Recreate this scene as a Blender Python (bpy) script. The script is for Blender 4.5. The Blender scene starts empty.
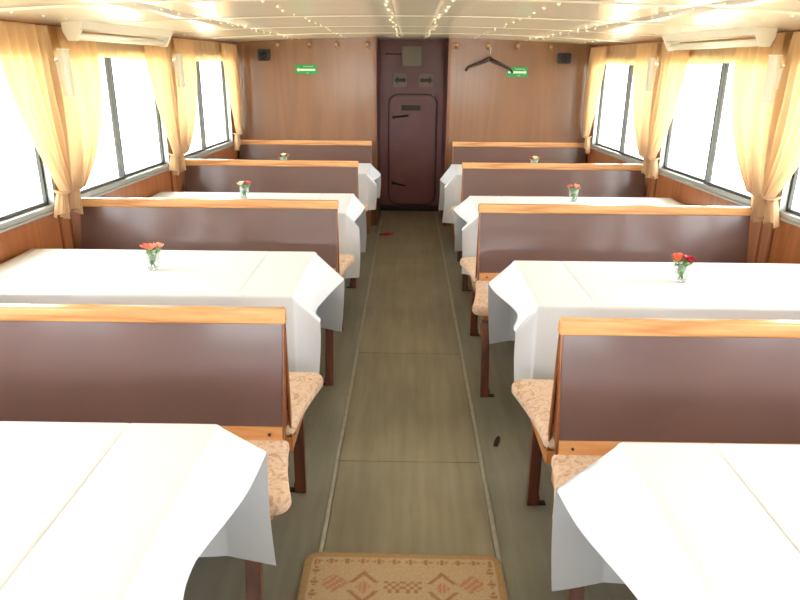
import bpy, bmesh, math, random
from mathutils import Vector, Matrix

random.seed(7)
COL = bpy.context.scene.collection
# --------------------------------------------------------------------------
# Plan units: camera foot point is x=0,y=0; y runs along the aisle to the door.
# W() turns plan units into metres with the floor at z=0.
S = 0.93
FZ = -0.08
def W(p):
    return Vector((p[0]*S, p[1]*S, (p[2]-FZ)*S))

# ------------------------------ camera ------------------------------------
F_PX, VP_X, VP_Y, ROLL = 680.0, 409.0, 65.0, math.radians(0.5)
dx, dy = VP_X-400, VP_Y-300
vx = 400+dx*math.cos(ROLL)+dy*math.sin(ROLL)
vy = 300-dx*math.sin(ROLL)+dy*math.cos(ROLL)
PITCH = math.atan((300-vy)/F_PX)
YAW = -math.atan((vx-400)/F_PX*math.cos(PITCH))
fw = Vector((math.sin(YAW)*math.cos(PITCH), math.cos(YAW)*math.cos(PITCH), -math.sin(PITCH)))
rt = Vector((math.cos(YAW), -math.sin(YAW), 0))
up = rt.cross(fw)
rt2 = rt*math.cos(ROLL)+up*math.sin(ROLL)
up2 = up*math.cos(ROLL)-rt*math.sin(ROLL)
cd = bpy.data.cameras.new('camera')
cd.lens = 36*F_PX/800
cd.sensor_width = 36
cd.clip_start = 0.02
cam = bpy.data.objects.new('camera', cd)
COL.objects.link(cam)
M = Matrix.Identity(4)
for i in range(3):
    M[i][0], M[i][1], M[i][2] = rt2[i], up2[i], -fw[i]
cl = W((0, 0, 1.8))
for i in range(3):
    M[i][3] = cl[i]
cam.matrix_world = M
bpy.context.scene.camera = cam

# --------------------------- light and exposure ---------------------------
SKY_STRENGTH = 4.0
EXPOSURE = 1.98
sc = bpy.context.scene
sc.view_settings.view_transform = 'Standard'
sc.view_settings.look = 'None'
sc.view_settings.gamma = 1
sc.view_settings.use_curve_mapping = False
sc.view_settings.exposure = EXPOSURE
w = bpy.data.worlds.new('overcast_sky')
sc.world = w
w.use_nodes = True
bg = w.node_tree.nodes['Background']
bg.inputs['Color'].default_value = (0.94, 0.97, 1.0, 1)
bg.inputs['Strength'].default_value = SKY_STRENGTH
sc.cycles.max_bounces = 10
sc.cycles.diffuse_bounces = 6
sc.cycles.transparent_max_bounces = 16
sc.cycles.caustics_reflective = False
sc.cycles.caustics_refractive = False
sc.cycles.sample_clamp_indirect = 8.0

# ------------------------------ materials ---------------------------------
def lin(c):
    return tuple(((v/255)/12.92 if v/255 <= 0.04045 else ((v/255+0.055)/1.055)**2.4) for v in c)+(1,)

class NT:
    def __init__(s, name):
        s.m = bpy.data.materials.new(name)
        s.m.use_nodes = True
        s.t = s.m.node_tree
        s.b = s.t.nodes['Principled BSDF']
        s.out = s.t.nodes['Material Output']
    def n(s, kind, **kw):
        nd = s.t.nodes.new(kind)
        for k, v in kw.items():
            if hasattr(nd, k):
                setattr(nd, k, v)
            else:
                nd.inputs[k.replace('_', ' ')].default_value = v
        return nd
    def l(s, a, b):
        s.t.links.new(a, b)
    def coords(s, scale=(1, 1, 1), kind='Object'):
        tc = s.n('ShaderNodeTexCoord')
        mp = s.n('ShaderNodeMapping')
        mp.inputs['Scale'].default_value = scale
        s.l(tc.outputs[kind], mp.inputs['Vector'])
        return mp.outputs['Vector']
    def ramp(s, fac, stops):
        r = s.n('ShaderNodeValToRGB')
        while len(r.color_ramp.elements) < len(stops):
            r.color_ramp.elements.new(0.5)
        for e, (p, c) in zip(r.color_ramp.elements, stops):
            e.position = p
            e.color = c
        s.l(fac, r.inputs['Fac'])
        return r.outputs['Color']
    def bump(s, h, strength=0.2, dist=0.01):
        b = s.n('ShaderNodeBump')
        b.inputs['Strength'].default_value = strength
        b.inputs['Distance'].default_value = dist
        s.l(h, b.inputs['Height'])
        s.l(b.outputs['Normal'], s.b.inputs['Normal'])

def plain(name, rgb, rough=0.5, metal=0.0, coat=0.0, noise=0.0, nscale=8.0, ns=(1, 1, 1)):
    k = NT(name)
    k.b.inputs['Base Color'].default_value = lin(rgb)
    k.b.inputs['Roughness'].default_value = rough
    k.b.inputs['Metallic'].default_value = metal
    k.b.inputs['Coat Weight'].default_value = coat
    k.b.inputs['Coat Roughness'].default_value = 0.12
    if noise:
        t = k.n('ShaderNodeTexNoise', Scale=nscale, Detail=4.0)
        k.l(k.coords(ns), t.inputs['Vector'])
        lo = lin([v*(1-noise) for v in rgb])
        hi = lin([min(255, v*(1+noise)) for v in rgb])
        k.l(k.ramp(t.outputs['Fac'], [(0.3, lo), (0.7, hi)]), k.b.inputs['Base Color'])
    return k.m

def wood(name, dark, light, axis='X', scale=6.0, rough=0.35, coat=0.3, stretch=0.07):
    k = NT(name)
    sc_ = {'X': (stretch, 1, 1), 'Y': (1, stretch, 1), 'Z': (1, 1, stretch)}[axis]
    v = k.coords(sc_)
    n1 = k.n('ShaderNodeTexNoise', Scale=scale, Detail=5.0, Distortion=1.2)
    n2 = k.n('ShaderNodeTexNoise', Scale=scale*9, Detail=3.0)
    k.l(v, n1.inputs['Vector'])
    k.l(v, n2.inputs['Vector'])
    wv = k.n('ShaderNodeMath', operation='MULTIPLY')
    wv.inputs[1].default_value = 9.0
    k.l(n1.outputs['Fac'], wv.inputs[0])
    fr = k.n('ShaderNodeMath', operation='PINGPONG')
    fr.inputs[1].default_value = 1.0
    k.l(wv.outputs[0], fr.inputs[0])
    mx = k.n('ShaderNodeMath', operation='MULTIPLY_ADD')
    mx.inputs[1].default_value = 0.65
    k.l(fr.outputs[0], mx.inputs[0])
    sm = k.n('ShaderNodeMath', operation='MULTIPLY')
    sm.inputs[1].default_value = 0.45
    k.l(n2.outputs['Fac'], sm.inputs[0])
    k.l(sm.outputs[0], mx.inputs[2])
    k.l(k.ramp(mx.outputs[0], [(0.1, lin(dark)), (0.85, lin(light))]), k.b.inputs['Base Color'])
    k.b.inputs['Roughness'].default_value = rough
    k.b.inputs['Coat Weight'].default_value = coat
    k.b.inputs['Coat Roughness'].default_value = 0.15
    k.bump(n2.outputs['Fac'], 0.08, 0.002)
    return k.m

def fabric_translucent(name, rgb, trans, wave=140.0):
    k = NT(name)
    d = k.n('ShaderNodeBsdfDiffuse')
    t = k.n('ShaderNodeBsdfTranslucent')
    d.inputs['Color'].default_value = lin(rgb)
    t.inputs['Color'].default_value = lin(trans)
    mixs = k.n('ShaderNodeMixShader')
    mixs.inputs['Fac'].default_value = 0.36
    k.l(d.outputs[0], mixs.inputs[1])
    k.l(t.outputs[0], mixs.inputs[2])
    n = k.n('ShaderNodeTexNoise', Scale=wave, Detail=2.0)
    k.l(k.coords(), n.inputs['Vector'])
    b = k.n('ShaderNodeBump')
    b.inputs['Strength'].default_value = 0.1
    b.inputs['Distance'].default_value = 0.002
    k.l(n.outputs['Fac'], b.inputs['Height'])
    k.l(b.outputs['Normal'], d.inputs['Normal'])
    k.l(mixs.outputs[0], k.out.inputs['Surface'])
    return k.m

def clear_glass(name, tint=(1, 1, 1), gloss=1.0):
    k = NT(name)
    tr = k.n('ShaderNodeBsdfTransparent')
    tr.inputs['Color'].default_value = tint+(1,)
    gl = k.n('ShaderNodeBsdfGlossy')
    gl.inputs['Roughness'].default_value = 0.02
    fr = k.n('ShaderNodeFresnel')
    fr.inputs['IOR'].default_value = 1.45
    mu = k.n('ShaderNodeMath', operation='MULTIPLY')
    mu.inputs[1].default_value = gloss
    k.l(fr.outputs[0], mu.inputs[0])
    ms = k.n('ShaderNodeMixShader')
    k.l(mu.outputs[0], ms.inputs['Fac'])
    k.l(tr.outputs[0], ms.inputs[1])
    k.l(gl.outputs[0], ms.inputs[2])
    k.l(ms.outputs[0], k.out.inputs['Surface'])
    return k.m

MAT = {}
MAT['rail'] = wood('varnished_pine', (184, 122, 72), (220, 166, 110), 'X', 5, 0.22, 0.5)
MAT['post'] = wood('varnished_post', (160, 92, 44), (206, 138, 74), 'Z', 6, 0.28, 0.4)
MAT['post_dark'] = wood('dark_varnished_post', (104, 54, 26), (150, 84, 40), 'Z', 6, 0.28, 0.4)
MAT['leg'] = wood('mahogany_leg', (72, 36, 24), (112, 60, 40), 'Z', 6, 0.3, 0.3)
MAT['panel'] = plain('plum_laminate', (94, 66, 61), 0.34, 0, 0.35, 0.05, 2.5)
MAT['wall_wood'] = wood('wall_veneer', (140, 84, 46), (164, 102, 60), 'Z', 5, 0.3, 0.3)
MAT['batten'] = wood('dark_batten', (98, 56, 32), (126, 74, 42), 'Z', 5, 0.35, 0.2)
MAT['far_wood'] = wood('far_wall_veneer', (120, 83, 54), (132, 92, 61), 'Z', 3, 0.3, 0.35)
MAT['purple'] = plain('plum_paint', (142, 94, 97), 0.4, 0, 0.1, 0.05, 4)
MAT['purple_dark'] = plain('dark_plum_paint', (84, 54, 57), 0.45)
MAT['black'] = plain('black_plastic', (34, 32, 34), 0.5)
MAT['dark_iron'] = plain('dark_iron', (52, 40, 38), 0.45, 0.4)
MAT['gray_box'] = plain('grey_enamel', (168, 160, 148), 0.5)
MAT['plate'] = plain('grey_plate', (168, 150, 146), 0.5)
MAT['alu'] = plain('brushed_aluminium', (176, 180, 176), 0.38, 0.6)
MAT['gasket'] = plain('dark_grey_gasket', (66, 70, 68), 0.5)
MAT['white_enamel'] = plain('white_enamel', (236, 234, 224), 0.35)
MAT['tube'] = plain('opal_tube', (246, 246, 240), 0.25)
MAT['opal'] = plain('opal_shade', (226, 226, 216), 0.4)
MAT['green'] = plain('green_sign', (24, 150, 84), 0.4)
MAT['sign_white'] = plain('sign_white', (226, 244, 230), 0.4)
MAT['sign_pale'] = plain('sign_pale_green', (120, 214, 156), 0.4)
MAT['arrow_dark'] = plain('dark_arrow', (62, 50, 48), 0.5)
MAT['brass'] = plain('aged_brass', (176, 136, 92), 0.35, 0.6)
MAT['steel'] = plain('steel', (190, 190, 186), 0.25, 0.9)
MAT['screw_glint'] = plain('screw_head_glint', (250, 246, 232), 0.15, 0.0, 1.0)  # white base colour stands in for the sparkle reflected by the screws
MAT['hanger'] = plain('dark_hanger', (62, 44, 46), 0.45)
MAT['strip'] = plain('worn_metal_strip', (176, 175, 170), 0.4, 0.2, 0, 0.05, 30)
MAT['red'] = plain('red_cloth', (168, 36, 46), 0.8, 0, 0, 0.1, 30)
MAT['scrap'] = plain('dark_scrap', (58, 48, 36), 0.8)
MAT['glass'] = clear_glass('window_glass', (0.97, 0.985, 0.98), 0.3)
MAT['vase_glass'] = clear_glass('vase_glass', (0.985, 0.995, 0.99), 0.5)
MAT['water_clear'] = clear_glass('vase_water', (0.95, 0.985, 0.97), 0.3)
MAT['stem'] = plain('green_stem', (96, 140, 70), 0.5)
MAT['leaf'] = plain('green_leaf', (110, 160, 84), 0.45, 0, 0, 0.15, 40)
MAT['curtain'] = fabric_translucent('gold_curtain', (204, 176, 142), (246, 211, 162))
def white_cloth():
    k = NT('white_tablecloth')
    k.b.inputs['Base Color'].default_value = (0.70, 0.735, 0.81, 1)
    k.b.inputs['Roughness'].default_value = 0.7
    n = k.n('ShaderNodeTexNoise', Scale=9.0, Detail=4.0)
    k.l(k.coords(), n.inputs['Vector'])
    k.bump(n.outputs['Fac'], 0.12, 0.01)
    return k.m
MAT['cloth'] = white_cloth()
def seat_fabric():
    k = NT('beige_swirl_fabric')
    v = k.coords()
    n = k.n('ShaderNodeTexNoise', Scale=14.0, Detail=2.0, Distortion=2.5)
    k.l(v, n.inputs['Vector'])
    vo = k.n('ShaderNodeTexNoise', Scale=60.0, Detail=3.0)
    k.l(v, vo.inputs['Vector'])
    a = k.n('ShaderNodeMath', operation='MULTIPLY_ADD')
    a.inputs[1].default_value = 0.35
    k.l(vo.outputs['Fac'], a.inputs[0])
    k.l(n.outputs['Fac'], a.inputs[2])
    k.l(k.ramp(a.outputs[0], [(0.5, lin((176, 142, 116))), (0.62, lin((204, 172, 146))), (0.7, lin((214, 186, 162))), (0.85, lin((190, 156, 130)))]), k.b.inputs['Base Color'])
    k.b.inputs['Roughness'].default_value = 0.9
    k.b.inputs['Sheen Weight'].default_value = 0.2
    k.bump(vo.outputs['Fac'], 0.4, 0.004)
    return k.m
MAT['seat'] = seat_fabric()
def lino(name, a, b, c):
    k = NT(name)
    n1 = k.n('ShaderNodeTexNoise', Scale=1.3, Detail=6.0)
    k.l(k.coords(), n1.inputs['Vector'])
    n2 = k.n('ShaderNodeTexNoise', Scale=22.0, Detail=5.0)
    k.l(k.coords((1, 0.09, 1)), n2.inputs['Vector'])
    ad = k.n('ShaderNodeMath', operation='MULTIPLY_ADD')
    ad.inputs[1].default_value = 0.6
    k.l(n2.outputs['Fac'], ad.inputs[0])
    k.l(n1.outputs['Fac'], ad.inputs[2])
    k.l(k.ramp(ad.outputs[0], [(0.55, lin(a)), (0.8, lin(b)), (1.0, lin(c))]), k.b.inputs['Base Color'])
    k.b.inputs['Roughness'].default_value = 0.42
    k.b.inputs['Coat Weight'].default_value = 0.15
    k.b.inputs['Coat Roughness'].default_value = 0.3
    k.bump(n2.outputs['Fac'], 0.08, 0.003)
    return k.m
MAT['lino_side'] = lino('grey_green_lino', (122, 123, 115), (140, 140, 131), (154, 152, 143))
MAT['lino_aisle'] = lino('olive_lino', (124, 119, 104), (143, 138, 121), (158, 152, 136))
def ceiling_mat():
    k = NT('glossy_cream_ceiling')
    k.b.inputs['Base Color'].default_value = lin((232, 226, 210))
    k.b.inputs['Roughness'].default_value = 0.3
    k.b.inputs['Coat Weight'].default_value = 0.5
    k.b.inputs['Coat Roughness'].default_value = 0.08
    n = k.n('ShaderNodeTexNoise', Scale=3.0, Detail=2.0)
    k.l(k.coords((0.25, 1.6, 1)), n.inputs['Vector'])
    k.bump(n.outputs['Fac'], 0.12, 0.02)
    return k.m
MAT['ceiling'] = ceiling_mat()
def water_mat():
    k = NT('pale_river_water')
    k.b.inputs['Base Color'].default_value = lin((226, 214, 178))
    k.b.inputs['Roughness'].default_value = 0.1
    n = k.n('ShaderNodeTexNoise', Scale=0.8, Detail=3.0)
    k.l(k.coords(), n.inputs['Vector'])
    k.bump(n.outputs['Fac'], 0.5, 0.3)
    return k.m
MAT['river'] = water_mat()

# ------------------------------ mesh helpers ------------------------------
WLOC = {}
def props(o, label=None, cat=None, group=None, kind=None):
    if label: o['label'] = label
    if cat: o['category'] = cat
    if group: o['group'] = group
    if kind: o['kind'] = kind
    return o
def thing(name, base, label, cat, group=None, kind=None):
    o = bpy.data.objects.new(name, None)
    o.empty_display_size = 0.05
    COL.objects.link(o)
    o.location = W(base)
    WLOC[o] = W(base)
    return props(o, label, cat, group, kind)

class MB:
    def __init__(s):
        s.v, s.f = [], []
    def add(s, vs, fs):
        b = len(s.v)
        s.v += [tuple(p) for p in vs]
        s.f += [tuple(i+b for i in f) for f in fs]
        return s
    def hexa(s, p):   # p: 4 bottom (ccw from above), 4 top
        return s.add(p, [(3, 2, 1, 0), (4, 5, 6, 7), (0, 1, 5, 4), (1, 2, 6, 5), (2, 3, 7, 6), (3, 0, 4, 7)])
    def box(s, x0, x1, y0, y1, z0, z1):
        x0, x1 = min(x0, x1), max(x0, x1)
        y0, y1 = min(y0, y1), max(y0, y1)
        return s.hexa([(x0, y0, z0), (x1, y0, z0), (x1, y1, z0), (x0, y1, z0), (x0, y0, z1), (x1, y0, z1), (x1, y1, z1), (x0, y1, z1)])
    def prism(s, poly, a0, a1, fn):   # poly of (u,v), extruded a0..a1, fn(u,v,a)->xyz
        n = len(poly)
        vs = [fn(u, v, a0) for u, v in poly]+[fn(u, v, a1) for u, v in poly]
        fs = [tuple(reversed(range(n))), tuple(range(n, 2*n))]+[(i, (i+1) % n, n+(i+1) % n, n+i) for i in range(n)]
        return s.add(vs, fs)
    def grid(s, nu, nv, fn, closed_u=False):
        vs = [fn(i, j) for j in range(nv) for i in range(nu)]
        fs = []
        for j in range(nv-1):
            for i in range(nu if closed_u else nu-1):
                i2 = (i+1) % nu
                fs.append((j*nu+i, j*nu+i2, (j+1)*nu+i2, (j+1)*nu+i))
        return s.add(vs, fs)
    def lathe(s, prof, c, n=16, axis='Z'):
        def fn(i, j):
            a = 2*math.pi*i/n
            r, h = prof[j]
            if axis == 'Z': return (c[0]+r*math.cos(a), c[1]+r*math.sin(a), c[2]+h)
            if axis == 'Y': return (c[0]+r*math.cos(a), c[1]+h, c[2]+r*math.sin(a))
            return (c[0]+h, c[1]+r*math.cos(a), c[2]+r*math.sin(a))
        return s.grid(n, len(prof), fn, True)
    def tube(s, path, r, n=8):
        pts = [Vector(p) for p in path]
        rings = []
        for i, p in enumerate(pts):
            d = (pts[min(i+1, len(pts)-1)]-pts[max(i-1, 0)]).normalized()
            a = d.cross(Vector((0.31, 0.2, 0.93)))
            if a.length < 1e-3: a = d.cross(Vector((1, 0, 0)))
            a.normalize()
            b = d.cross(a)
            rr = r[i] if isinstance(r, (list, tuple)) else r
            rings.append([p+rr*(a*math.cos(2*math.pi*k/n)+b*math.sin(2*math.pi*k/n)) for k in range(n)])
        base = len(s.v)
        s.grid(n, len(rings), lambda i, j: rings[j][i], True)
        s.f.append(tuple(base+k for k in reversed(range(n))))
        s.f.append(tuple(base+(len(rings)-1)*n+k for k in range(n)))
        return s
    def build(s, name, mat, parent=None, smooth=False, bevel=0, origin=None, segs=2, solid=0, auto=None):
        ws = [W(p) for p in s.v]
        if parent is not None:
            o0 = WLOC[parent]
        elif origin is not None:
            o0 = W(origin)
        else:
            o0 = Vector((sum(p.x for p in ws)/len(ws), sum(p.y for p in ws)/len(ws), min(p.z for p in ws)))
        me = bpy.data.meshes.new(name)
        me.from_pydata([tuple(p-o0) for p in ws], [], s.f)
        bm = bmesh.new()
        bm.from_mesh(me)
        bmesh.ops.recalc_face_normals(bm, faces=bm.faces)
        bm.to_mesh(me)
        bm.free()
        me.materials.append(MAT[mat] if isinstance(mat, str) else mat)
        o = bpy.data.objects.new(name, me)
        COL.objects.link(o)
        WLOC[o] = o0.copy()
        if parent is not None:
            o.parent = parent
        else:
            o.location = o0
        if smooth:
            for p in me.polygons: p.use_smooth = True
        if solid:
            m = o.modifiers.new('thickness', 'SOLIDIFY')
            m.thickness = solid*S
            m.offset = 0
        if bevel:
            m = o.modifiers.new('edge_bevel', 'BEVEL')
            m.width = bevel*S
            m.segments = segs
            m.limit_method = 'ANGLE'
            m.angle_limit = math.radians(40)
            for p in me.polygons: p.use_smooth = True
            if auto is None:
                wn = o.modifiers.new('weighted', 'WEIGHTED_NORMAL')
                wn.keep_sharp = False
        return o
def bx(x0, x1, y0, y1, z0, z1):
    return MB().box(x0, x1, y0, y1, z0, z1)

# ---------------------------- side walls' plan ----------------------------
YB, YD, YR = 8.25, 9.20, -2.60
def wx(s, y):      # inner face of the side wall; s=-1 left, +1 right (facing the door)
    return -2.029+0.05136*(y-YB) if s < 0 else 2.127-0.05618*(y-YB)
def wp(s, y, z, d):
    return (wx(s, y)-s*d, y, z)
def wbox(mb, s, y0, y1, z0, z1, d0, d1):
    return mb.hexa([wp(s, y0, z0, d0), wp(s, y0, z0, d1), wp(s, y1, z0, d1), wp(s, y1, z0, d0),
                    wp(s, y0, z1, d0), wp(s, y0, z1, d1), wp(s, y1, z1, d1), wp(s, y1, z1, d0)])
def wbm(*a):
    return wbox(MB(), *a)
def cz(x):
    return 2.10-0.075*((x-0.05)/2.2)**2
SIDE = {-1: 'left', 1: 'right'}
SIDETXT = {-1: 'left side facing the door', 1: 'right side facing the door'}
WIN = [(-1.17, 0.53), (0.69, 2.39), (2.54, 4.25), (4.40, 6.12), (6.27, 8.02)]
SILL, HEAD = 0.92, 1.90

# ------------------------------- structure --------------------------------
fl = bx(-2.85, 2.85, YR-0.1, YD+0.15, FZ-0.06, FZ).build('floor', 'lino_side')
props(fl, 'grey-green linoleum cabin floor under benches and tables', 'floor', kind='structure')
SX0, SX1 = -0.335, 0.385
seams = [YR, -0.6, 0.75, 1.9, 2.95, 4.30, 6.54, 8.1, YD-0.06]
for a, b in zip(seams[:-1], seams[1:]):
    bx(SX0+0.012, SX1-0.012, a+0.003, b-0.003, FZ-0.002, FZ+0.006).build('floor_panel', 'lino_aisle', fl, bevel=0.002)
for x in (SX0, SX1):
    for (a, b) in ((YR, 2.95), (2.95, 6.54), (6.54, YD-0.06)):
        bx(x-0.009, x+0.009, a+0.001, b-0.001, FZ-0.002, FZ+0.010).build('metal_strip', 'strip', fl, bevel=0.003)

# ceiling with separate boards and screws
cb = MB()
cb.grid(13, 2, lambda i, j: (-2.85+5.7*i/12, (YR-0.1, YD+0.1)[j], cz(-2.85+5.7*i/12)+0.02))
ce = cb.build('ceiling', 'ceiling', solid=0.02)
props(ce, 'glossy cream cambered cabin ceiling of screwed panels', 'ceiling', kind='structure')
xb = [-2.75, -1.28, -0.09, 0.17, 1.34, 2.8]
yb = [YD+0.05, 7.05, 5.85, 4.65, 3.45, 2.25, 1.05, -0.15, -1.35, YR]
for a, b in zip(xb[:-1], xb[1:]):
    for y1, y0 in zip(yb[:-1], yb[1:]):
        n = 8
        amp, ph = 0.0012, 0.0
        m = MB()
        def fz(x, y):
            return cz(x)+amp*math.sin(ph+5.2*y)
        xs = [a+0.0008+(b-a-0.0016)*i/(n-1) for i in range(n)]
        ys = [y0+0.0008+(y1-y0-0.0016)*j/9 for j in range(10)]
        m.grid(n, 10, lambda i, j: (xs[i], ys[j], fz(xs[i], ys[j])))
        m.build('ceiling_panel', 'ceiling', ce, smooth=True, solid=0.006)
scr = None
for x in (-1.95, -1.31, -1.25, -0.7, -0.115, 0.195, 0.72, 1.31, 1.37, 1.9):
    for i in range(17):
        y = 3.3+i*0.30+random.uniform(-0.06, 0.06)
        if y > 8.2 or abs(x) > abs(wx(-1 if x < 0 else 1, y))-0.12: continue
        xx = x+random.uniform(-0.02, 0.02)
        if scr is None:
            m = MB().lathe([(0.0005, -0.009), (0.006, -0.007), (0.0095, -0.002), (0.010, 0.003)], (xx, y, cz(xx)-0.003), 8)
            scr = m.build('screw', 'screw_glint', ce, smooth=True)
            sp0 = Vector((xx, y, cz(xx)))
        else:
            c = scr.copy()
            COL.objects.link(c)
            c.parent = ce
            c.location = (Vector((xx, y, cz(xx)))-sp0)*S

for s in (-1, 1):
    m = MB()
    off = 0.03 if s > 0 else 0.0
    wins = [(a+off, b+off) for a, b in WIN]
    wbox(m, s, YR-0.05, YB+0.05, FZ-0.02, SILL, -0.07, -0.004)
    wbox(m, s, YR-0.05, YB+0.05, HEAD, 2.12, -0.07, 0)
    edges = [YR-0.05]+[v for ab in wins for v in ab]+[YB+0.05]
    for k in range(0, len(edges), 2):
        wbox(m, s, edges[k], edges[k+1], SILL, HEAD, -0.07, 0)
    wl = m.build('wall_'+SIDE[s], 'wall_wood')
    props(wl, 'brown veneered side wall with windows, '+SIDETXT[s], 'wall', kind='structure')
    piers = [YR]+[(wins[k][1]+wins[k+1][0])/2 for k in range(4)]+[YB]
    for k in range(len(piers)-1):
        a, b = piers[k], piers[k+1]
        wbm(s, a+0.075, b-0.075, FZ, SILL-0.006, -0.01, 0.006).build('wall_panel', 'wall_wood', wl, bevel=0.003)
    for y in piers[1:-1]:
        wbm(s, y-0.055, y+0.03, FZ, SILL-0.004, -0.01, 0.016).build('pilaster', 'wall_wood', wl, bevel=0.003)
        for (a, b) in ((y-0.072, y-0.058), (y+0.033, y+0.05)):
            wbm(s, a, b, FZ, 1.95, -0.01, 0.014).build('batten', 'batten', wl, bevel=0.002)
    # windows
    for k, (a, b) in enumerate(wins):
        wn = thing('window_%d' % (k+1+(0 if s < 0 else 5)), wp(s, (a+b)/2, SILL, -0.03), '%s two-pane aluminium window from the far wall, %s' % (('fifth', 'fourth', 'third', 'second', 'first')[k], SIDETXT[s]), 'window', kind='structure')
        m = MB()
        t = 0.032
        wbox(m, s, a, b, SILL, SILL+t, -0.06, 0.02)
        wbox(m, s, a, b, HEAD-t, HEAD, -0.06, 0.02)
        wbox(m, s, a, a+t, SILL+t, HEAD-t, -0.06, 0.02)
        wbox(m, s, b-t, b, SILL+t, HEAD-t, -0.06, 0.02)
        m.build('window_frame', 'alu', wn, bevel=0.003)
        wbm(s, a-0.01, b+0.01, SILL-0.014, SILL, -0.02, 0.035).build('window_sill', 'alu', wn, bevel=0.003)
        c = (a+b)/2+(-0.01 if s < 0 else 0.0)
        for (p, q, d) in ((a+t, c+0.012, -0.022), (c-0.012, b-t, -0.0445)):
            m = MB()
            u = 0.020
            z0, z1 = SILL+t, HEAD-t
            wbox(m, s, p, q, z0, z0+u, d, d+0.022)
            wbox(m, s, p, q, z1-u, z1, d, d+0.022)
            wbox(m, s, p, p+u, z0+u, z1-u, d, d+0.022)
            wbox(m, s, q-u, q, z0+u, z1-u, d, d+0.022)
            sh = m.build('sash', 'gasket', wn)
            wbm(s, p+u-0.003, q-u+0.003, z0+u-0.003, z1-u+0.003, d+0.009, d+0.013).build('pane', 'glass', sh)
        # daylight portal in the opening
        ld = bpy.data.lights.new('window_portal', 'AREA')
        ld.shape = 'RECTANGLE'
        ld.size = (b-a)*S
        ld.size_y = (HEAD-SILL)*S
        ld.cycles.is_portal = True
        lo = bpy.data.objects.new('window_portal', ld)
        COL.objects.link(lo)
        lo.location = W(wp(s, (a+b)/2, (SILL+HEAD)/2, -0.085))
        tx = Vector((0, 1, 0))
        nz = Vector((s, 0, 0))
        ty = nz.cross(tx)
        R_ = Matrix((tx, ty, nz)).transposed().to_4x4()
        lo.matrix_world = Matrix.Translation(lo.location) @ R_

# far wall with alcove
AL, AR = -0.372, 0.448
m = MB()
m.box(-2.07, AL-0.02, YB+0.006, YB+0.08, FZ-0.02, 2.13)
m.box(AR+0.02, 2.165, YB+0.006, YB+0.08, FZ-0.02, 2.13)
wf = m.build('wall_far', 'batten')
props(wf, 'brown veneered far wall either side of the plum door alcove', 'wall', kind='structure')
for (a, b) in ((-2.03, -1.93), (-1.926, AL-0.03), (AR+0.03, 2.035), (2.039, 2.127)):
    bx(a, b, YB, YB+0.02, FZ, 2.11).build('wall_panel', 'far_wood', wf, bevel=0.002)
for (a, b) in ((AL-0.03, AL), (AR, AR+0.03)):
    bx(a, b, YB-0.006, YB+0.05, FZ, 2.11).build('corner_trim', 'batten', wf, bevel=0.003)
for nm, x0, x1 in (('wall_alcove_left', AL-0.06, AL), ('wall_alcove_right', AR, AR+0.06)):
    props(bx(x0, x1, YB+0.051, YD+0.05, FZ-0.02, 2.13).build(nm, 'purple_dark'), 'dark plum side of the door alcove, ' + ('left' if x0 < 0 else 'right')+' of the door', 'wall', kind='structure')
props(bx(AL, AR, YD, YD+0.06, FZ-0.02, 2.13).build('wall_alcove_back', 'purple'), 'plum painted bulkhead around the small rounded door', 'wall', kind='structure')
# rear wall behind the viewer; its windows are added to light the front
m = MB()
m.box(-2.7, 2.75, YR-0.08, YR, FZ-0.02, SILL)
m.box(-2.7, 2.75, YR-0.08, YR, HEAD, 2.12)
RW = [(-2.2, -0.6), (0.6, 2.2)]
for a, b in ((-2.7, -2.2), (-0.6, 0.6), (2.2, 2.75)):
    m.box(a, b, YR-0.08, YR, SILL, HEAD)
props(m.build('wall_rear', 'wall_wood'), 'brown veneered rear wall with two added windows', 'wall', kind='structure')
for k, (a, b) in enumerate(RW):
    wn = thing('window_%d' % (11+k), ((a+b)/2, YR-0.04, SILL), 'added unseen aluminium window in the rear wall', 'window', kind='structure', group='added rear windows')
    m = MB()
    for q in ((a, b, SILL, SILL+0.03), (a, b, HEAD-0.03, HEAD), (a, a+0.03, SILL+0.03, HEAD-0.03), (b-0.03, b, SILL+0.03, HEAD-0.03)):
        m.box(q[0], q[1], YR-0.07, YR+0.01, q[2], q[3])
    m.build('window_frame', 'alu', wn)
    bx(a+0.03, b-0.03, YR-0.04, YR-0.036, SILL+0.03, HEAD-0.03).build('pane', 'glass', wn)
    ld = bpy.data.lights.new('window_portal', 'AREA')
    ld.shape = 'RECTANGLE'
    ld.size, ld.size_y = (b-a)*S, (HEAD-SILL)*S
    ld.cycles.is_portal = True
    lo = bpy.data.objects.new('window_portal', ld)
    COL.objects.link(lo)
    lo.location = W(((a+b)/2, YR-0.095, (SILL+HEAD)/2))
    lo.rotation_euler = (math.radians(90), 0, math.radians(180))

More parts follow.
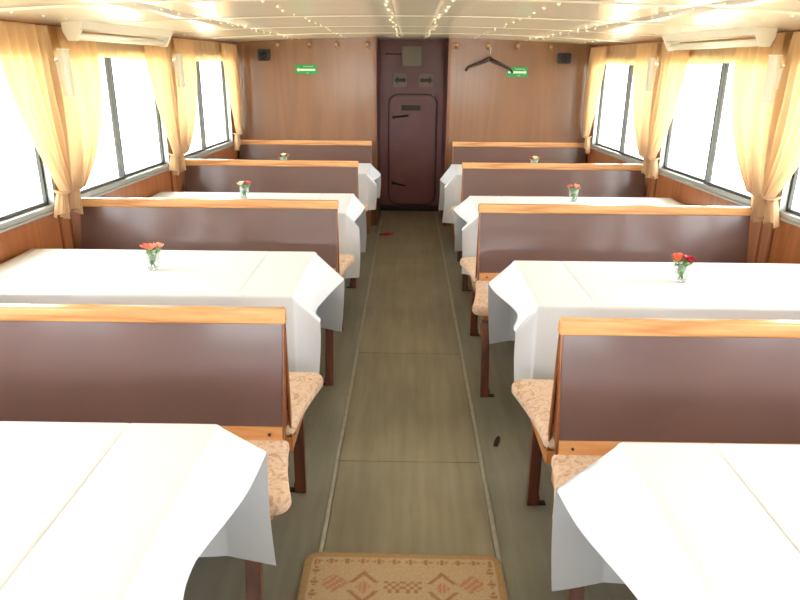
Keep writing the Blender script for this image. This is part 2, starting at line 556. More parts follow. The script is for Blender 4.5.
# ------------------------------- the door ---------------------------------
def rrect(x0, x1, z0, z1, r, n=6):
    pts = []
    for cx, cz_, a0 in ((x1-r, z0+r, -90), (x1-r, z1-r, 0), (x0+r, z1-r, 90), (x0+r, z0+r, 180)):
        for i in range(n+1):
            a = math.radians(a0+90*i/n)
            pts.append((cx+r*math.cos(a), cz_+r*math.sin(a)))
    return pts
dn = thing('door_1', (0.055, YD, FZ), 'small plum steel door with rounded corners in the alcove', 'door', kind='structure')
yfn = lambda u, v, a: (u, a, v)
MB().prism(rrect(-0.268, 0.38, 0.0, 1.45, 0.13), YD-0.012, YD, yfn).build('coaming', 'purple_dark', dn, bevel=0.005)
lf = MB().prism(rrect(-0.25, 0.362, 0.02, 1.432, 0.12), YD-0.035, YD-0.012, yfn).build('door_leaf', 'purple', dn, bevel=0.006)
bx(-0.09, 0.155, YD-0.041, YD-0.035, 1.245, 1.305).build('name_plate', 'arrow_dark', lf, bevel=0.003)
for (x0, z0, x1, z1) in ((-0.20, 1.155, 0.0, 1.175), (-0.205, 0.30, -0.03, 0.265)):
    MB().tube([(x0, YD-0.05, z0), (x1, YD-0.055, z1)], [0.014, 0.011], 10).build('latch_lever', 'dark_iron', lf, smooth=True)
    MB().lathe([(0.0, -0.02), (0.022, -0.02), (0.022, 0.015), (0.0, 0.015)], (x0+0.01, YD-0.048, z0), 12, 'Y').build('latch_pivot', 'dark_iron', lf)
bx(AL+0.02, AR-0.02, YD-0.06, YD-0.001, FZ+0.0, FZ+0.07).build('threshold', 'black', dn, bevel=0.006)
k = MB().lathe([(0.0, -0.03), (0.012, -0.026), (0.016, -0.012), (0.016, 0.0)], (0.325, YD, 1.435), 10, 'Y').build('indicator_knob', 'white_enamel', smooth=True)
props(k, 'tiny white round knob at the plum door corner', 'knob')
b0 = thing('junction_box', (0.037, YD, 1.777), 'square grey enamel box on the bulkhead above the door', 'box')
bx(-0.091, 0.166, YD-0.07, YD, 1.777, 2.027).build('box_body', 'gray_box', b0, bevel=0.008)
bx(-0.083, 0.158, YD-0.078, YD-0.0702, 1.785, 2.019).build('cover', 'gray_box', b0, bevel=0.003)
MB().tube([(-0.30, YD-0.012, 1.93), (-0.10, YD-0.012, 1.93)], 0.01, 8).build('conduit', 'purple', b0, smooth=True)
def arrow_poly(cx, cz_, L, h, d):  # d=-1 points to -x
    a = L/2
    return [(cx+d*p, cz_+q) for p, q in ((a, 0), (a-h*0.9, h), (a-h*0.9, h*0.45), (-a, h*0.45), (-a, -h*0.45), (a-h*0.9, -h*0.45), (a-h*0.9, -h))]
for (x0, x1, d, t) in ((-0.204, -0.023, -1, 'left'), (0.129, 0.326, 1, 'right')):
    pl = thing('arrow_plate', ((x0+x1)/2, YD, 1.53), 'grey plate with a dark arrow pointing %s above the door' % t, 'sign')
    bx(x0, x1, YD-0.010, YD, 1.53, 1.703).build('plate', 'plate', pl, bevel=0.003)
    MB().prism(arrow_poly((x0+x1)/2, 1.615, (x1-x0)*0.8, 0.05, d), YD-0.013, YD-0.0095, yfn).build('arrow', 'arrow_dark', pl)

# --------------------------- far wall fittings ----------------------------
for (x0, x1, z0, z1, d, t) in ((-1.31, -1.06, 1.69, 1.793, -1, 'left, beside the loudspeaker only'), (1.123, 1.363, 1.68, 1.787, 1, 'right, behind the hanger tip')):
    sg = thing('exit_sign', ((x0+x1)/2, YB, z0), 'small green escape sign, white arrow pointing '+t, 'sign')
    bx(x0, x1, YB-0.008, YB, z0, z1).build('board', 'green', sg, bevel=0.002)
    cx, czn = (x0+x1)/2, (z0+z1)/2
    MB().prism(arrow_poly(cx, czn-0.003, 0.215, 0.026, d), YB-0.0105, YB-0.0078, yfn).build('arrow', 'sign_white', sg)
    bx(cx-0.03, cx+0.085, YB-0.010, YB-0.0078, czn+0.028, czn+0.038).build('lettering_line', 'sign_pale', sg)
    bx(cx+0.005, cx+0.035, YB-0.010, YB-0.0078, czn-0.042, czn-0.034).build('lettering_line', 'sign_pale', sg)
for (x0, x1, z0, z1, t) in ((-1.725, -1.584, 1.83, 1.958, 'left'), (1.685, 1.838, 1.826, 1.943, 'right')):
    sp = thing('loudspeaker', ((x0+x1)/2, YB, z0), 'small square black loudspeaker on the brown wall, %s of the door' % t, 'loudspeaker')
    MB().prism(rrect(x0, x1, z0, z1, 0.022, 4), YB-0.05, YB, yfn).build('cabinet', 'black', sp, bevel=0.008)
    c = ((x0+x1)/2, YB-0.05, (z0+z1)/2)
    MB().lathe([(0.055, 0.0), (0.056, -0.008), (0.048, -0.009), (0.044, -0.003), (0.0, 0.004)], c, 20, 'Y').build('grille_ring', 'black', sp, smooth=True)
    MB().lathe([(0.022, 0.002), (0.016, -0.010), (0.0, -0.014)], c, 14, 'Y').build('cone', 'black', sp, smooth=True)
HX = (-1.494, -1.129, -0.821, -0.469, 0.531, 0.894, 1.223, 1.598)
ordn = ('fourth', 'third', 'second', 'first')
for i, x in enumerate(HX):
    z = min(2.02, cz(x)-0.055)
    lab = '%s brass coat hook %s of the plum door alcove' % ((ordn[i], 'left') if i < 4 else (ordn[7-i], 'right'))
    if i == 5: lab += ', holding a hanger'
    hk = thing('coat_hook', (x, YB, z), lab, 'hook', 'brass coat hooks on the far wall')
    MB().lathe([(0.0, 0.0), (0.026, 0.0), (0.026, -0.006), (0.010, -0.010), (0.010, -0.03), (0.024, -0.036), (0.026, -0.044), (0.016, -0.052), (0.0, -0.054)], (x, YB, z), 14, 'Y').build('knob', 'brass', hk, smooth=True)
    for q in (-1, 1):
        MB().tube([(x+q*0.014, YB-0.006, z-0.02), (x+q*0.017, YB-0.02, z-0.045), (x+q*0.017, YB-0.04, z-0.04), (x+q*0.017, YB-0.045, z-0.025)], 0.005, 6).build('prong', 'brass', hk, smooth=True)
# coat hanger
hx, hz = 0.915, 2.02
hg = thing('coat_hanger', (hx, YB-0.04, 1.74), 'dark wooden coat hanger with wire hook hanging on the far wall', 'hanger')
for d, xe, ze in ((-1, 0.647, 1.742), (1, 1.183, 1.722)):
    pts, rr = [], []
    for t in [i/10 for i in range(11)]:
        pts.append((hx+(xe-hx)*t, YB-0.04-0.012*math.sin(math.pi*t*0.5), 1.878-(0.10*t**0.8 if t < 0.9 else 0.10*t**0.8+(t-0.9)*0.30)+(0.0)))
        rr.append(0.024-0.011*t)
    dz = pts[-1][2]-ze
    pts = [(p[0], p[1], p[2]-dz*(i/10)**2) for i, p in enumerate(pts)]
    MB().tube(pts, rr, 10).build('arm', 'hanger', hg, smooth=True)
MB().tube([(hx, YB-0.04, 1.885), (hx+0.004, YB-0.04, 1.93), (hx+0.012, YB-0.04, 1.965), (hx+0.014, YB-0.04, 1.99), (hx-0.004, YB-0.038, 2.012), (hx-0.02, YB-0.036, 2.018), (hx-0.034, YB-0.034, 2.006), (hx-0.036, YB-0.034, 1.995)], 0.004, 8).build('wire_hook', 'steel', hg, smooth=True)

# ------------------------------- benches ----------------------------------
ROWN = {1: 'nearest the rug', 2: 'second from the rug', 3: 'third from the rug', 4: 'against the far wall'}
def cushion(s, xa, xw, yb_, yf):
    """seat pad from the backrest line yb_ to the front yf"""
    pts = []
    n = 8
    r = 0.055
    dirn = 1 if yf > yb_ else -1
    L = abs(yf-yb_)
    xi = lambda t: xa-s*(0.012+0.062*t**1.6)      # aisle edge drifts into the aisle
    for i in range(n+1):
        t = i/n
        y = yb_+dirn*(L-r)*t
        pts.append((xi(t), y))
    x1 = xi(1.0)
    for i in range(1, 6):
        a = math.pi/2*i/5
        pts.append((x1+s*r*(1-math.cos(a)), yf-dirn*r+dirn*r*math.sin(a)))
    pts.append((xw, yf))
    pts.append((xw, yb_))
    return pts
def bench(s, row, C, xa, nh, fh, single=False):
    xw = wx(s, C)-s*(0.03 if single else {(-1, 2): 0.05, (-1, 3): 0.03, (1, 2): 0.12, (1, 3): 0.03}.get((s, row), 0.13))
    lab = ('plum bench with pine top rail %s, %s' % (ROWN[row], SIDETXT[s]))
    root = thing('bench', ((xa+xw)/2, C, FZ), lab, 'bench', 'plum cabin benches')
    xin = lambda d: xa+s*d      # d metres away from the aisle end
    ty = C+0.03
    # top rail
    bx(xin(-0.004), xw, ty-0.024, ty+0.024, 0.893, 0.95).build('top_rail', 'rail', root, bevel=0.009, segs=3)
    sides = ((-1, nh),) if single else ((-1, nh), (1, fh))
    for d, hh in sides:
        yt, ybm = (ty+d*0.012, C+d*0.075)
        def slab(x0, x1, z0, z1, t0, t1):
            f = lambda z: yt+(ybm-yt)*(0.90-z)/(0.90-0.46)
            m = MB()
            x0, x1 = min(x0, x1), max(x0, x1)
            ys0 = sorted((f(z0)+d*t0, f(z0)+d*t1))
            ys1 = sorted((f(z1)+d*t0, f(z1)+d*t1))
            return m.hexa([(x0, ys0[0], z0), (x1, ys0[0], z0), (x1, ys0[1], z0), (x0, ys0[1], z0),
                           (x0, ys1[0], z1), (x1, ys1[0], z1), (x1, ys1[1], z1), (x0, ys1[1], z1)])
        slab(xin(0.010), xw, 0.512, 0.896, -0.010, 0.0).build('back_panel', 'panel', root)
        slab(xin(0.0), xin(0.0095), 0.455 if d < 0 else 0.37, 0.894, -0.022, 0.003).build('end_post', 'post_dark', root, bevel=0.003)
        slab(xw-s*0.02, xw, 0.455, 0.894, -0.022, -0.0105).build('end_post', 'post', root)
        br = slab(xin(0.010), xw, 0.458, 0.511, -0.014, 0.006).build('bottom_rail', 'post' if False else 'rail', root, bevel=0.004)
        MB().lathe([(0.0, 0.0), (0.006, 0.0), (0.006, 0.004), (0.0, 0.005)], (xin(0.06), C+d*0.075+d*0.004, 0.484), 8, 'Y').build('screw', 'dark_iron', br)
        # seat
        y_b, y_f = C+d*0.052, C+d*hh
        pts = cushion(s, xa, xw, y_b, y_f)
        zf = lambda u, v, a: (u, v, a)
        MB().prism(pts, 0.395, 0.462, zf).build('seat_cushion', 'seat', root, bevel=0.026, segs=4, auto=0)
        if not single:
            pf = [(xa-s*0.003, y_b), (xa-s*0.003, y_f-d*0.07), (xw, y_f-d*0.07), (xw, y_b)]
            MB().prism(pf, 0.335, 0.394, zf).build('seat_frame', 'post', root, bevel=0.004)
        else:
            m = MB()
            bx(xin(0.012), xw, y_f+0.05, y_b+0.10, FZ, 0.394).build('seat_box', 'wall_wood', root, bevel=0.004)
        if not single:
            yl = (y_f+0.03, y_f-0.08) if d < 0 else ((C+0.39, C+0.385) if row == 1 else (C+0.315, C+0.31))
            for xl in (xin((0.025 if (s, row) == (-1, 1) else -0.018) if d < 0 else 0.005), xw-s*0.12):
                x0, x1 = sorted((xl, xl+s*0.05))
                m = MB().hexa([(x0, yl[1]-0.022, FZ), (x1, yl[1]-0.022, FZ), (x1, yl[1]+0.022, FZ), (x0, yl[1]+0.022, FZ),
                               (x0, yl[0]-0.022, 0.36), (x1, yl[0]-0.022, 0.36), (x1, yl[0]+0.022, 0.36), (x0, yl[0]+0.022, 0.36)])
                lg = m.build('leg', 'leg', root, bevel=0.004)
                if d < 0:
                    bx(x0-0.008, x1+0.008, yl[0]-0.028, yl[0]+0.03, 0.275, 0.334).build('top_block', 'post_dark', lg, bevel=0.004)
                m = MB().box(x0+(0.05 if s > 0 else -0.035), x1+(0.035 if s > 0 else -0.05), yl[1]-0.015, yl[1]+0.015, FZ, FZ+0.006)
                m.box(x0+(0.05 if s > 0 else -0.005), x1+(0.005 if s > 0 else -0.05), yl[1]-0.015, yl[1]+0.015, FZ, FZ+0.045)
                m.build('foot_bracket', 'dark_iron', lg)
    if not single:
        x0, x1 = sorted((xin(0.012), xin(0.022)))
        MB().prism([(C-0.052, 0.465), (C+0.052, 0.465), (ty+0.008, 0.89), (ty-0.008, 0.89)], x0, x1, lambda u, v, a: (a, u, v)).build('end_panel', 'leg', root)
        MB().lathe([(0.0, 0.0), (0.012, 0.0), (0.012, -s*0.006), (0.006, -s*0.010), (0.0, -s*0.010)], (xin(0.0), C+0.088, 0.40), 10, 'X').build('bolt', 'steel', root)
    return root
CL = {1: 2.318, 2: 4.43, 3: 6.39, 4: 8.18}
CR = {1: 2.245, 2: 4.36, 3: 6.36, 4: 8.18}
bench(-1, 1, CL[1], -0.448, 0.458, 0.54)
bench(-1, 2, CL[2], -0.462, 0.535, 0.50)
bench(-1, 3, CL[3], -0.465, 0.55, 0.46)
bench(-1, 4, CL[4], -0.432, 0.42, 0.5, True)
bench(1, 1, CR[1], 0.552, 0.455, 0.57)
bench(1, 2, CR[2], 0.468, 0.59, 0.53)
bench(1, 3, CR[3], 0.508, 0.57, 0.46)
bench(1, 4, CR[4], 0.526, 0.42, 0.5, True)

# --------------------------- tables and cloths ----------------------------
ZT = 0.75
TAB = {(-1, 1): (1.03, 1.83, -0.58), (-1, 2): (3.06, 3.862, -0.545), (-1, 3): (5.0, 5.78, -0.465), (-1, 4): (6.94, 7.68, -0.42),
       (1, 1): (0.98, 1.757, 0.642), (1, 2): (2.965, 3.72, 0.614), (1, 3): (4.96, 5.735, 0.532), (1, 4): (6.94, 7.67, 0.492)}
# per cloth: near corner (out, down), far corner (out, down), side drop
HE = {(-1, 1): (0.14, 0.10, 0.155, 0.09, 0.50), (-1, 2): (0.125, 0.14, 0.175, 0.16, 0.49), (-1, 3): (0.10, 0.12, 0.105, 0.11, 0.52), (-1, 4): (0.10, 0.12, 0.115, 0.12, 0.39),
      (1, 1): (0.15, 0.14, 0.19, 0.14, 0.53), (1, 2): (0.09, 0.15, 0.145, 0.125, 0.50), (1, 3): (0.12, 0.12, 0.135, 0.115, 0.48), (1, 4): (0.11, 0.14, 0.125, 0.17, 0.52)}
TROW = {1: 'beside the rug', 2: 'second from the rug', 3: 'third from the rug', 4: 'nearest the far wall'}
def tablecloth(s, row):
    y0, y1, xe = TAB[(s, row)]
    on, zn, of_, zf_, hs = HE[(s, row)]
    hn, hf = math.hypot(on, zn), math.hypot(of_, zf_)
    he = max(hn, hf)
    xw = wx(s, y1)-s*0.045
    D = y1-y0
    L = abs(xw-xe)
    rnd = random.Random(row*10+s)
    # parameter lines
    r = 0.012
    qs = [0, 0.004, 0.009, 0.014, 0.019, 0.03, 0.06, 0.1, 0.15, 0.2, 0.25, 0.3, 0.35, 0.4, 0.45]
    qs = [q for q in qs if q < hs-0.012]+[hs-0.010, hs]
    bl = [-q for q in reversed(qs[1:])]+[D*i/28 for i in range(29)]+[D+q for q in qs[1:]]
    cr = [0.262, 0.262+0.42, 0.262+0.84]
    al = set([-0.03, -0.02, -0.008])
    for i in range(41): al.add(round(L*i/40, 4))
    for c in cr:
        for o in (-0.012, -0.006, 0, 0.006, 0.012): al.add(round(L-c+o, 4))
    ul = [0.006, 0.014, 0.025, 0.05, 0.08, 0.11, 0.14, 0.17, 0.20]
    al = sorted(al)+[L+u for u in ul if u < he-0.008]+[L+he-0.006, L+he]
    ph = [rnd.uniform(0, 6) for _ in range(6)]
    ac2 = [math.atan2(zn, on), math.atan2(zf_, of_)]
    def ang(b):
        dn, df = b, D-b
        a_n = ac2[0]+(math.radians(80)-ac2[0])*(1-math.exp(-(dn/0.22)**1.8))
        a_f = ac2[1]+(math.radians(80)-ac2[1])*(1-math.exp(-(df/0.22)**1.8))
        return min(a_n, a_f)
    def endpos(u, b):
        a = ang(min(max(b, 0), D))
        u = u*(hn+(hf-hn)*b/D)/he
        bend = min(1.0, u/0.02)
        aa = a*bend if u < 0.02 else a
        return u*math.cos(aa*0.97), -u*math.sin(aa*0.97)
    def pos(a, b):
        u = max(0.0, a-L)
        q = -b if b < 0 else (b-D if b > D else 0.0)
        sgn = -1 if b < 0 else 1
        bb = min(max(b, 0), D)
        ax, z = min(a, L), ZT
        if u > 0:
            ex, ez = endpos(u, bb)
            ax += ex
            z += ez
        if a < 0:
            ax, z = 0.0+a*0.15, z+a*0.95
        y = y0+bb
        if u > 0:      # corner folds lean in over the table end
            lean = u*0.15*math.exp(-(min(bb, D-bb)/0.10)**2)
            y += lean*(1 if bb < D/2 else -1)
        if q > 0:
            k0 = q/hs
            q = q+(ZT-z)*(-1.0)*k0     # level hem across the corner fold
            if q < r*math.pi/2:
                oy, oz = r*math.sin(q/r), r*(1-math.cos(q/r))
            else:
                oy, oz = r, r+q-r*math.pi/2
            k = q/hs
            oy += k*(0.010*math.sin(5.5*ax+ph[0])+0.006*math.sin(13*ax+ph[1])) - 0.0
            fold = max(0.0, u)/he
            oy += -0.03*k*fold+0.018*fold*math.sin(3.2*k+ph[2])
            y += sgn*oy
            z -= oz
            ax += (0.03*k*fold)*math.sin(ph[3]+2*k)
        elif u == 0:
            z += 0.0008*math.sin(7*ax+ph[4])*math.sin(9*bb+ph[5])
        if u == 0:
            for c in cr:
                e = (a-(L-c))
                z -= (0.0048 if c == cr[0] else 0.0012)*math.exp(-(e/0.005)**2)*min(1.0, (0.05+min(bb, D-bb))/0.15)
        else:
            ax += 0.012*math.sin(9*bb+ph[0])*(u/he)*min(1, min(bb, D-bb)/0.15)
        return (xw-s*ax, y, z+0.008)
    m = MB()
    m.grid(len(al), len(bl), lambda i, j: pos(al[i], bl[j]))
    cl_ = m.build('tablecloth', 'cloth', smooth=True, origin=((xw+xe)/2, (y0+y1)/2, ZT))
    props(cl_, 'white starched cloth on the table %s, %s' % (TROW[row], SIDETXT[s]), 'tablecloth', 'white tablecloths')
    # the table
    t = thing('table', ((xw+xe)/2, (y0+y1)/2, FZ), 'cloth-covered wooden table %s, %s' % (TROW[row], SIDETXT[s]), 'table', 'cloth-covered tables')
    bx(xe+s*0.006, xw-s*0.004, y0+0.006, y1-0.006, ZT-0.028, ZT).build('table_top', 'leg', t, bevel=0.004)
    for xl in (xe+s*0.45, xw-s*0.3):
        for yl in ((y0+y1)/2-0.2, (y0+y1)/2+0.2):
            bx(xl-0.025, xl+0.025, yl-0.025, yl+0.025, FZ, ZT-0.028).build('leg', 'leg', t, bevel=0.003)
        bx(xl-0.02, xl+0.02, (y0+y1)/2-0.17, (y0+y1)/2+0.17, 0.15, 0.20).build('stretcher', 'leg', t, bevel=0.003)
for key in TAB:
    tablecloth(*key)

# ----------------------------- vases, roses -------------------------------
ROSEC = {'salmon': (238, 146, 120), 'orange': (236, 120, 74), 'crimson': (176, 30, 48), 'coral': (232, 122, 104), 'red': (206, 48, 54), 'pink': (240, 172, 152), 'cream': (240, 226, 200)}
for n_, c in ROSEC.items():
    MAT['rose_'+n_] = plain('rose_'+n_, c, 0.6, 0, 0, 0.08, 60)
def rose(base, head, col, label, group, rnd):
    root = thing('rose', base, label, 'rose', group)
    b, h = Vector(base), Vector(head)
    mid = (b+h)/2+Vector((rnd.uniform(-.005, .005), rnd.uniform(-.005, .005), 0))
    MB().tube([b, mid, h], 0.0022, 6).build('stem', 'stem', root, smooth=True)
    m = MB()
    R = 0.021
    ax = (h-mid).normalized()
    ax = (ax*0.5+Vector((0, 0, 1))*0.5).normalized()
    e1 = ax.cross(Vector((0.2, 1, 0.1))).normalized()
    e2 = ax.cross(e1)
    for ring, (n, rad, op, hh) in enumerate(((3, 0.35, 0.15, 1.15), (4, 0.65, 0.35, 1.1), (5, 1.0, 0.75, 0.95))):
        for k in range(n):
            a0 = 2*math.pi*k/n+ring*0.7
            wdt = 2*math.pi/n*0.75
            def pf(i, j):
                t, q = j/4, (i/4-0.5)*2
                a = a0+q*wdt*(0.55+0.45*math.sin(math.pi*min(t+0.15, 1)))
                rr = R*rad*(0.25+0.75*math.sin(t*math.pi/2))+R*op*0.5*t*t*(1-0.4*q*q)
                z = R*hh*1.25*t-R*0.35*t*q*q
                return h+e1*(rr*math.cos(a))+e2*(rr*math.sin(a))+ax*z
            m.grid(5, 5, pf)
    m.build('bloom', 'rose_'+col, root, smooth=True)
    for k in range(2):
        t = rnd.uniform(0.70, 0.92)
        p = b.lerp(h, t)
        a = rnd.uniform(0, 6.28)
        d = Vector((math.cos(a), math.sin(a), rnd.uniform(0.1, 0.6))).normalized()
        sd = d.cross(Vector((0, 0, 1))).normalized()
        Ln, Wd = rnd.uniform(0.035, 0.05), rnd.uniform(0.012, 0.017)
        def lfn(i, j):
            u, v = j/5, (i-1)
            ww = Wd*math.sin(math.pi*min(0.97, 0.06+u*0.92))
            return p+d*(Ln*u)+sd*(v*ww)+Vector((0, 0, -0.012*u*u+0.004*abs(v)))
        MB().grid(3, 6, lfn).build('leaf', 'leaf', root, smooth=True)
VASE = [(-1, 2, -1.347, 3.463, ('pink', 'coral', 'salmon'), 1), (1, 2, 1.409, 3.358, ('red', 'coral', 'orange', 'crimson'), 2),
        (-1, 3, -1.332, 5.527, ('coral', 'cream'), 3), (1, 3, 1.357, 5.547, ('red', 'coral', 'pink'), 4),
        (-1, 4, -1.33, 7.36, ('red', 'crimson', 'cream'), 5), (1, 4, 1.345, 7.34, ('pink', 'red', 'cream'), 6)]
for s, row, x, y, cols, sd in VASE:
    rnd = random.Random(sd*13)
    z = ZT+0.009
    where = 'on the table %s, %s' % (TROW[row], SIDETXT[s])
    v = thing('glass_vase', (x, y, z), 'clear glass of roses '+where, 'vase', 'glasses of roses')
    MB().lathe([(0.0, 0.0), (0.026, 0.0), (0.031, 0.004), (0.034, 0.03), (0.041, 0.098), (0.0385, 0.098), (0.0315, 0.03), (0.028, 0.013), (0.0, 0.012)], (x, y, z), 20).build('glass', 'vase_glass', v, smooth=True)
    MB().lathe([(0.0, 0.0135), (0.0272, 0.0145), (0.0306, 0.03), (0.0345, 0.062), (0.0, 0.062)], (x, y, z), 16).build('water', 'water_clear', v, smooth=True)
    n = len(cols)
    for i, c in enumerate(cols):
        a = 2*math.pi*(i+0.3)/n+rnd.uniform(-.3, .3)
        base = (x-0.012*math.cos(a), y-0.012*math.sin(a), z+0.016)
        head = (x+0.034*math.cos(a), y+0.026*math.sin(a), z+0.108+rnd.uniform(-0.006, 0.012))
        rose(base, head, c, '%s rose in glass %s' % (c, where), 'roses in glasses', rnd)
    # greenery sprig
    sp = thing('green_sprig', (x, y, z+0.016), 'green sprig in glass '+where, 'leaves', 'green sprigs in glasses')
    for k in range(16):
        a = 2*math.pi*k/16+rnd.uniform(-.2, .2)
        inside = k % 3 != 0
        zz = rnd.uniform(0.018, 0.055) if inside else 0.085
        rr = rnd.uniform(0.008, 0.016) if inside else 0.03
        p = Vector((x+rr*math.cos(a), y+rr*math.sin(a), z+zz))
        d = Vector((math.cos(a)*(0.12 if inside else 0.8), math.sin(a)*(0.12 if inside else 0.8), 1)).normalized()
        sdv = d.cross(Vector((math.cos(a), math.sin(a), 0))).normalized()
        Ln, Wd = 0.042, (0.010 if inside else 0.013)
        MB().grid(3, 6, lambda i, j: p+d*(Ln*j/5)+sdv*((i-1)*Wd*math.sin(math.pi*min(0.97, 0.05+j/5*0.92)))).build('leaf', 'leaf', sp, smooth=True)
    MB().tube([(x+0.004, y, z+0.016), (x-0.004, y+0.003, z+0.09)], 0.0025, 6).build('stem', 'stem', sp, smooth=True)

# ------------------------------- curtains ---------------------------------
def curtain(s, ypier, d, wtop, ptw, label, seed):
    """d=+1: hangs on the far side of the pier (covers start of next window)"""
    rnd = random.Random(seed)
    root = thing('curtain', wp(s, ypier, 0.86, 0.06), label, 'curtain', 'tied gold curtains')
    ztop, ztie = 2.0, 1.035
    y_in0 = ypier+(0.05 if d > 0 else -0.015)
    nu, nv = 61, 36
    ph = rnd.uniform(0, 6)
    npl = 5.5
    ytie = ypier+(0.05 if d > 0 else -0.062)
    def fn(i, j):
        u, t = i/(nu-1), j/(nv-1)
        k = t**ptw
        yo = (ypier+d*wtop)*(1-k)+(ytie+d*0.035)*k
        yi = y_in0*(1-t**3)+(ytie-d*0.035)*t**3
        y = yi+(yo-yi)*u
        amp = 0.016+0.012*t
        dd = 0.092+amp*math.sin(2*math.pi*npl*u+ph+1.2*math.sin(2.2*t+ph))+0.006*math.sin(23*u+5*t)
        dd += 0.012*math.sin(math.pi*t)
        if d > 0 and t > 0.18:
            k2 = min(1.0, (t-0.18)/0.025)
            dd = dd*(1-k2)+k2*(0.02+(dd-0.02)*min(1.0, (u+0.02)/0.16))
        z = ztop+(ztie-ztop)*t - 0.02*u*(1-u)*t
        return wp(s, y, z, dd)
    MB().grid(nu, nv, fn).build('drape', 'curtain', root, smooth=True)
    nt = 14
    fl_ = rnd.uniform(0.9, 1.15)
    def ft(i, j):
        u, t = i/40, j/(nt-1)
        wdt = 0.036+0.024*fl_*t**0.6
        y = ytie+(-0.04 if d > 0 else -0.055)*t+(u-0.5)*2*wdt
        amp = 0.020+0.008*t
        dd = 0.062+amp*math.sin(2*math.pi*3.5*u+ph)+0.008*t
        z = ztie-0.005-(0.15+0.03*math.sin(5*u+ph))*t
        return wp(s, y, z, dd)
    MB().grid(41, nt, ft).build('tail', 'curtain', root, smooth=True)
    rr = []
    for k in range(25):
        a = 2*math.pi*k/24
        rr.append(wp(s, ytie+0.047*math.cos(a), ztie-0.004+0.006*math.sin(a*2), 0.064+0.043*math.sin(a)))
    MB().tube(rr, 0.009, 6).build('tie_band', 'curtain', root, smooth=True)
def valance(s, a, b, label, seed):
    rnd = random.Random(seed)
    ph = rnd.uniform(0, 6)
    n = 100
    def fn(i, j):
        u, t = i/(n-1), j/6
        y = a+(b-a)*u
        dd = 0.028+0.007*math.sin(38*y+ph)+0.004*math.sin(91*y)+0.01*t
        z = 2.01-(0.185+0.008*math.sin(6*y+ph))*t
        return wp(s, y, z, dd)
    o = MB().grid(n, 7, fn).build('valance', 'curtain', smooth=True)
    props(o, label, 'valance', 'gold window valances')
NTH = ('fifth', 'fourth', 'third', 'second', 'first')
for s in (-1, 1):
    off = 0.03 if s > 0 else 0.0
    wins = [(a+off, b+off) for a, b in WIN]
    for k, (a, b) in enumerate(wins):
        if k < 1: continue
        t = '%s window from far wall, %s' % (NTH[k], SIDETXT[s])
        pa = (wins[k-1][1]+a)/2
        pb = (b+wins[k+1][0])/2 if k < 4 else b+0.10
        valance(s, a-0.03, min(b+0.03, 8.2), 'gold valance over '+t, k*7+s)
        curtain(s, pa+0.02, 1, 0.54, 3.0 if s < 0 else 2.4, 'gold curtain, rug end of '+t, k*17+s*3)
        curtain(s, pb-0.02, -1, 0.52 if k < 4 else 0.46, 1.9 if s < 0 else 2.4, 'gold curtain, door end of '+t, k*19+s*5+1)

# ------------------------- lamps on walls, ceiling ------------------------
for s in (-1, 1):
    off = 0.03 if s > 0 else 0.0
    ya, yb2 = (4.37, 5.76) if s < 0 else (4.41, 5.74)
    fx = thing('fluorescent_lamp', wp(s, (ya+yb2)/2, 1.93, 0.12), 'long white fluorescent lamp along the ceiling edge, '+SIDETXT[s], 'lamp')
    pf = lambda u, v, a: wp(s, a, v, u)
    MB().prism([(0.135, 2.038), (0.29, 2.062), (0.262, 1.992), (0.145, 1.986)], ya, yb2, pf).build('housing', 'white_enamel', fx, bevel=0.004)
    for y0_, y1_ in ((ya-0.02, ya+0.015), (yb2-0.015, yb2+0.02)):
        MB().prism([(0.145, 2.03), (0.295, 2.062), (0.25, 1.97), (0.225, 1.922), (0.175, 1.922), (0.15, 1.97)], y0_, y1_, pf).build('end_cap', 'white_enamel', fx, bevel=0.004)
    MB().tube([wp(s, ya+0.02, 1.948, 0.20), wp(s, yb2-0.02, 1.948, 0.20)], 0.022, 14).build('tube', 'tube', fx, smooth=True)
    for (y, nm) in ((4.325+off, 'second'), (6.195+off, 'first')):
        yy = y+0.002
        sl = thing('wall_lamp', wp(s, yy, 1.60, 0.0), 'opal lamp on %s window pillar from far wall, %s' % (nm, SIDETXT[s]), 'lamp', 'opal wall lamps')
        wbm(s, yy-0.02, yy+0.02, 1.68, 1.80, 0.014, 0.135).build('back_plate', 'white_enamel', sl, bevel=0.004)
        pts = [(0.135, -0.045), (0.160, -0.045), (0.170, -0.032), (0.174, 0), (0.170, 0.032), (0.160, 0.045), (0.135, 0.045)]
        MB().prism(pts, 1.605, 1.868, lambda u, v, a: wp(s, yy+v, a, u)).build('shade', 'opal', sl, bevel=0.004)
        for z in (1.597, 1.868):
            MB().prism([(p[0]+0.004 if p[0] > 0.135 else 0.135, p[1]*1.05) for p in pts], z, z+0.008, lambda u, v, a: wp(s, yy+v, a, u)).build('rim', 'white_enamel', sl)

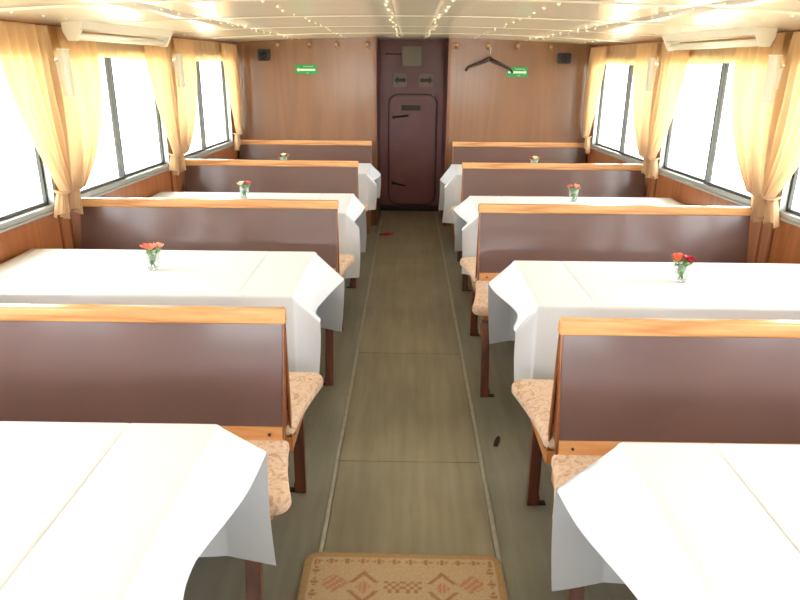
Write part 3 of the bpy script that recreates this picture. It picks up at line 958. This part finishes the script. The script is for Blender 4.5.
# ------------------------------ floor things ------------------------------
# woven rug with its printed pattern in a colour attribute
RX0, RX1, RY0, RY1 = -0.388, 0.388, 1.30, 2.258
nx_, ny_ = 157, 192
def rugcol(x, y):
    bg_ = (196, 172, 144)
    u, v = x, RY1-y
    W2 = RX1
    dist = min(W2-abs(x), v, y-RY0)
    h = math.sin(x*127.1+y*311.7)*43758.5453
    ns = (h-math.floor(h)-0.5)*16
    c = bg_
    br, rd, ol = (166, 128, 96), (190, 138, 112), (170, 140, 102)
    if dist < 0.008: c = (164, 140, 112)
    elif dist < 0.028: c = (176, 146, 106)
    elif dist < 0.075:
        tt = (x if v < 0.075 or y-RY0 < 0.075 else y)
        if (abs(((tt*16) % 1)-0.5)+abs((dist-0.05)*26)) < 0.42 and ((tt*48) % 1) < 0.75: c = br
    elif dist < 0.083: c = (198, 170, 130)
    else:
        vv = ((v-0.17) % 0.30)-0.0
        for cx_, sc_, kk in ((-0.15, 1, br), (0.15, 1, br)):
            dd = abs(x-cx_)*1.0+abs(((v-0.19+0.15) % 0.30)-0.15)*0.9
            if 0.058 < dd < 0.078 and abs(((v-0.19+0.15) % 0.30)-0.15) > 0.02: c = kk
            if dd < 0.03 and ((x*60) % 1) < 0.7: c = rd
        for cx_ in (-0.265, 0.265):
            dd = abs(x-cx_)*0.8+abs(((v-0.17+0.15) % 0.30)-0.15)
            if dd < 0.05 and (int(x*90)+int(v*90)) % 3: c = rd
        if abs(x) < 0.07 and abs(((v-0.19+0.15) % 0.30)-0.15) < 0.03 and (int(x*70)+int(v*60)) % 2: c = br
        if abs(((v-0.29+0.15) % 0.30)-0.15) < 0.016 and ((x*22) % 1) < 0.55: c = ol if ((x*11) % 1) < 0.5 else br
    return tuple(max(0, min(255, q+ns)) for q in c)
m = MB()
def rugpos(i, j):
    x = RX0+(RX1-RX0)*i/(nx_-1)
    y = RY0+(RY1-RY0)*j/(ny_-1)
    # rounded corners
    R_ = 0.05
    ex, ey = abs(x)-(RX1-R_), max(y-(RY1-R_), (RY0+R_)-y)
    if ex > 0 and ey > 0:
        d_ = math.hypot(ex, ey)
        mxd = max(ex, ey)
        k_ = mxd/d_
        x = math.copysign((RX1-R_)+ex*k_, x)
        y = (RY1-R_)+ey*k_ if y > (RY0+RY1)/2 else (RY0+R_)-ey*k_
    return (x, y, FZ+0.018+0.0015*math.sin(7*x)*math.sin(5*y))
m.grid(nx_, ny_, rugpos)
rg = thing('rug', (0, 1.78, FZ+0.011), 'beige woven runner rug with reddish diamond pattern on the aisle floor', 'rug')
fld = m.build('rug_field', 'cloth', rg, smooth=True)
at = fld.data.color_attributes.new('pattern', 'FLOAT_COLOR', 'POINT')
for j in range(ny_):
    for i in range(nx_):
        x = RX0+(RX1-RX0)*i/(nx_-1)
        y = RY0+(RY1-RY0)*j/(ny_-1)
        at.data[j*nx_+i].color = lin(rugcol(x, y))
k = NT('woven_rug')
vc = k.n('ShaderNodeVertexColor')
vc.layer_name = 'pattern'
k.l(vc.outputs['Color'], k.b.inputs['Base Color'])
k.b.inputs['Roughness'].default_value = 0.95
nz = k.n('ShaderNodeTexNoise', Scale=260.0, Detail=2.0)
k.l(k.coords(), nz.inputs['Vector'])
k.bump(nz.outputs['Fac'], 0.5, 0.004)
fld.data.materials[0] = k.m
MAT['rug_edge'] = plain('rug_binding', (140, 122, 98), 0.95, 0, 0, 0.15, 60)
MB().prism(rrect(RX0-0.004, RX1+0.004, RY0-0.004, RY1+0.004, 0.053), FZ+0.007, FZ+0.0155, lambda u, v, a: (u, v, a)).build('binding', 'rug_edge', rg, bevel=0.003)

rc = MB()
def redf(i, j):
    u, v = i/12, j/5
    return (-0.325+0.165*u, 7.70+0.075*v+0.02*u, FZ+0.013+0.012*math.sin(3.1*u)*math.sin(3.1*v)+0.003*math.sin(9*u+4*v))
rc.grid(13, 6, redf)
props(rc.build('cloth_scrap', 'red', smooth=True, solid=0.006), 'small flat red cloth lying on the aisle floor near the door', 'cloth')
pts = [(0.470, 3.115), (0.488, 3.11), (0.505, 3.155), (0.515, 3.20), (0.503, 3.212), (0.487, 3.18), (0.475, 3.145)]
props(MB().prism(pts, FZ+0.001, FZ+0.008, lambda u, v, a: (u-0.005, v, a)).build('floor_scrap', 'scrap', bevel=0.002), 'small dark scrap lying on the grey floor beside the aisle strip', 'scrap')

# ------------------------------- outdoors ---------------------------------
rv = MB().add([(-160, -160, -1.3), (160, -160, -1.3), (160, 200, -1.3), (-160, 200, -1.3)], [(0, 1, 2, 3)]).build('river_water', 'river')
props(rv, 'pale bright river water outside the cabin windows', 'water', kind='structure')
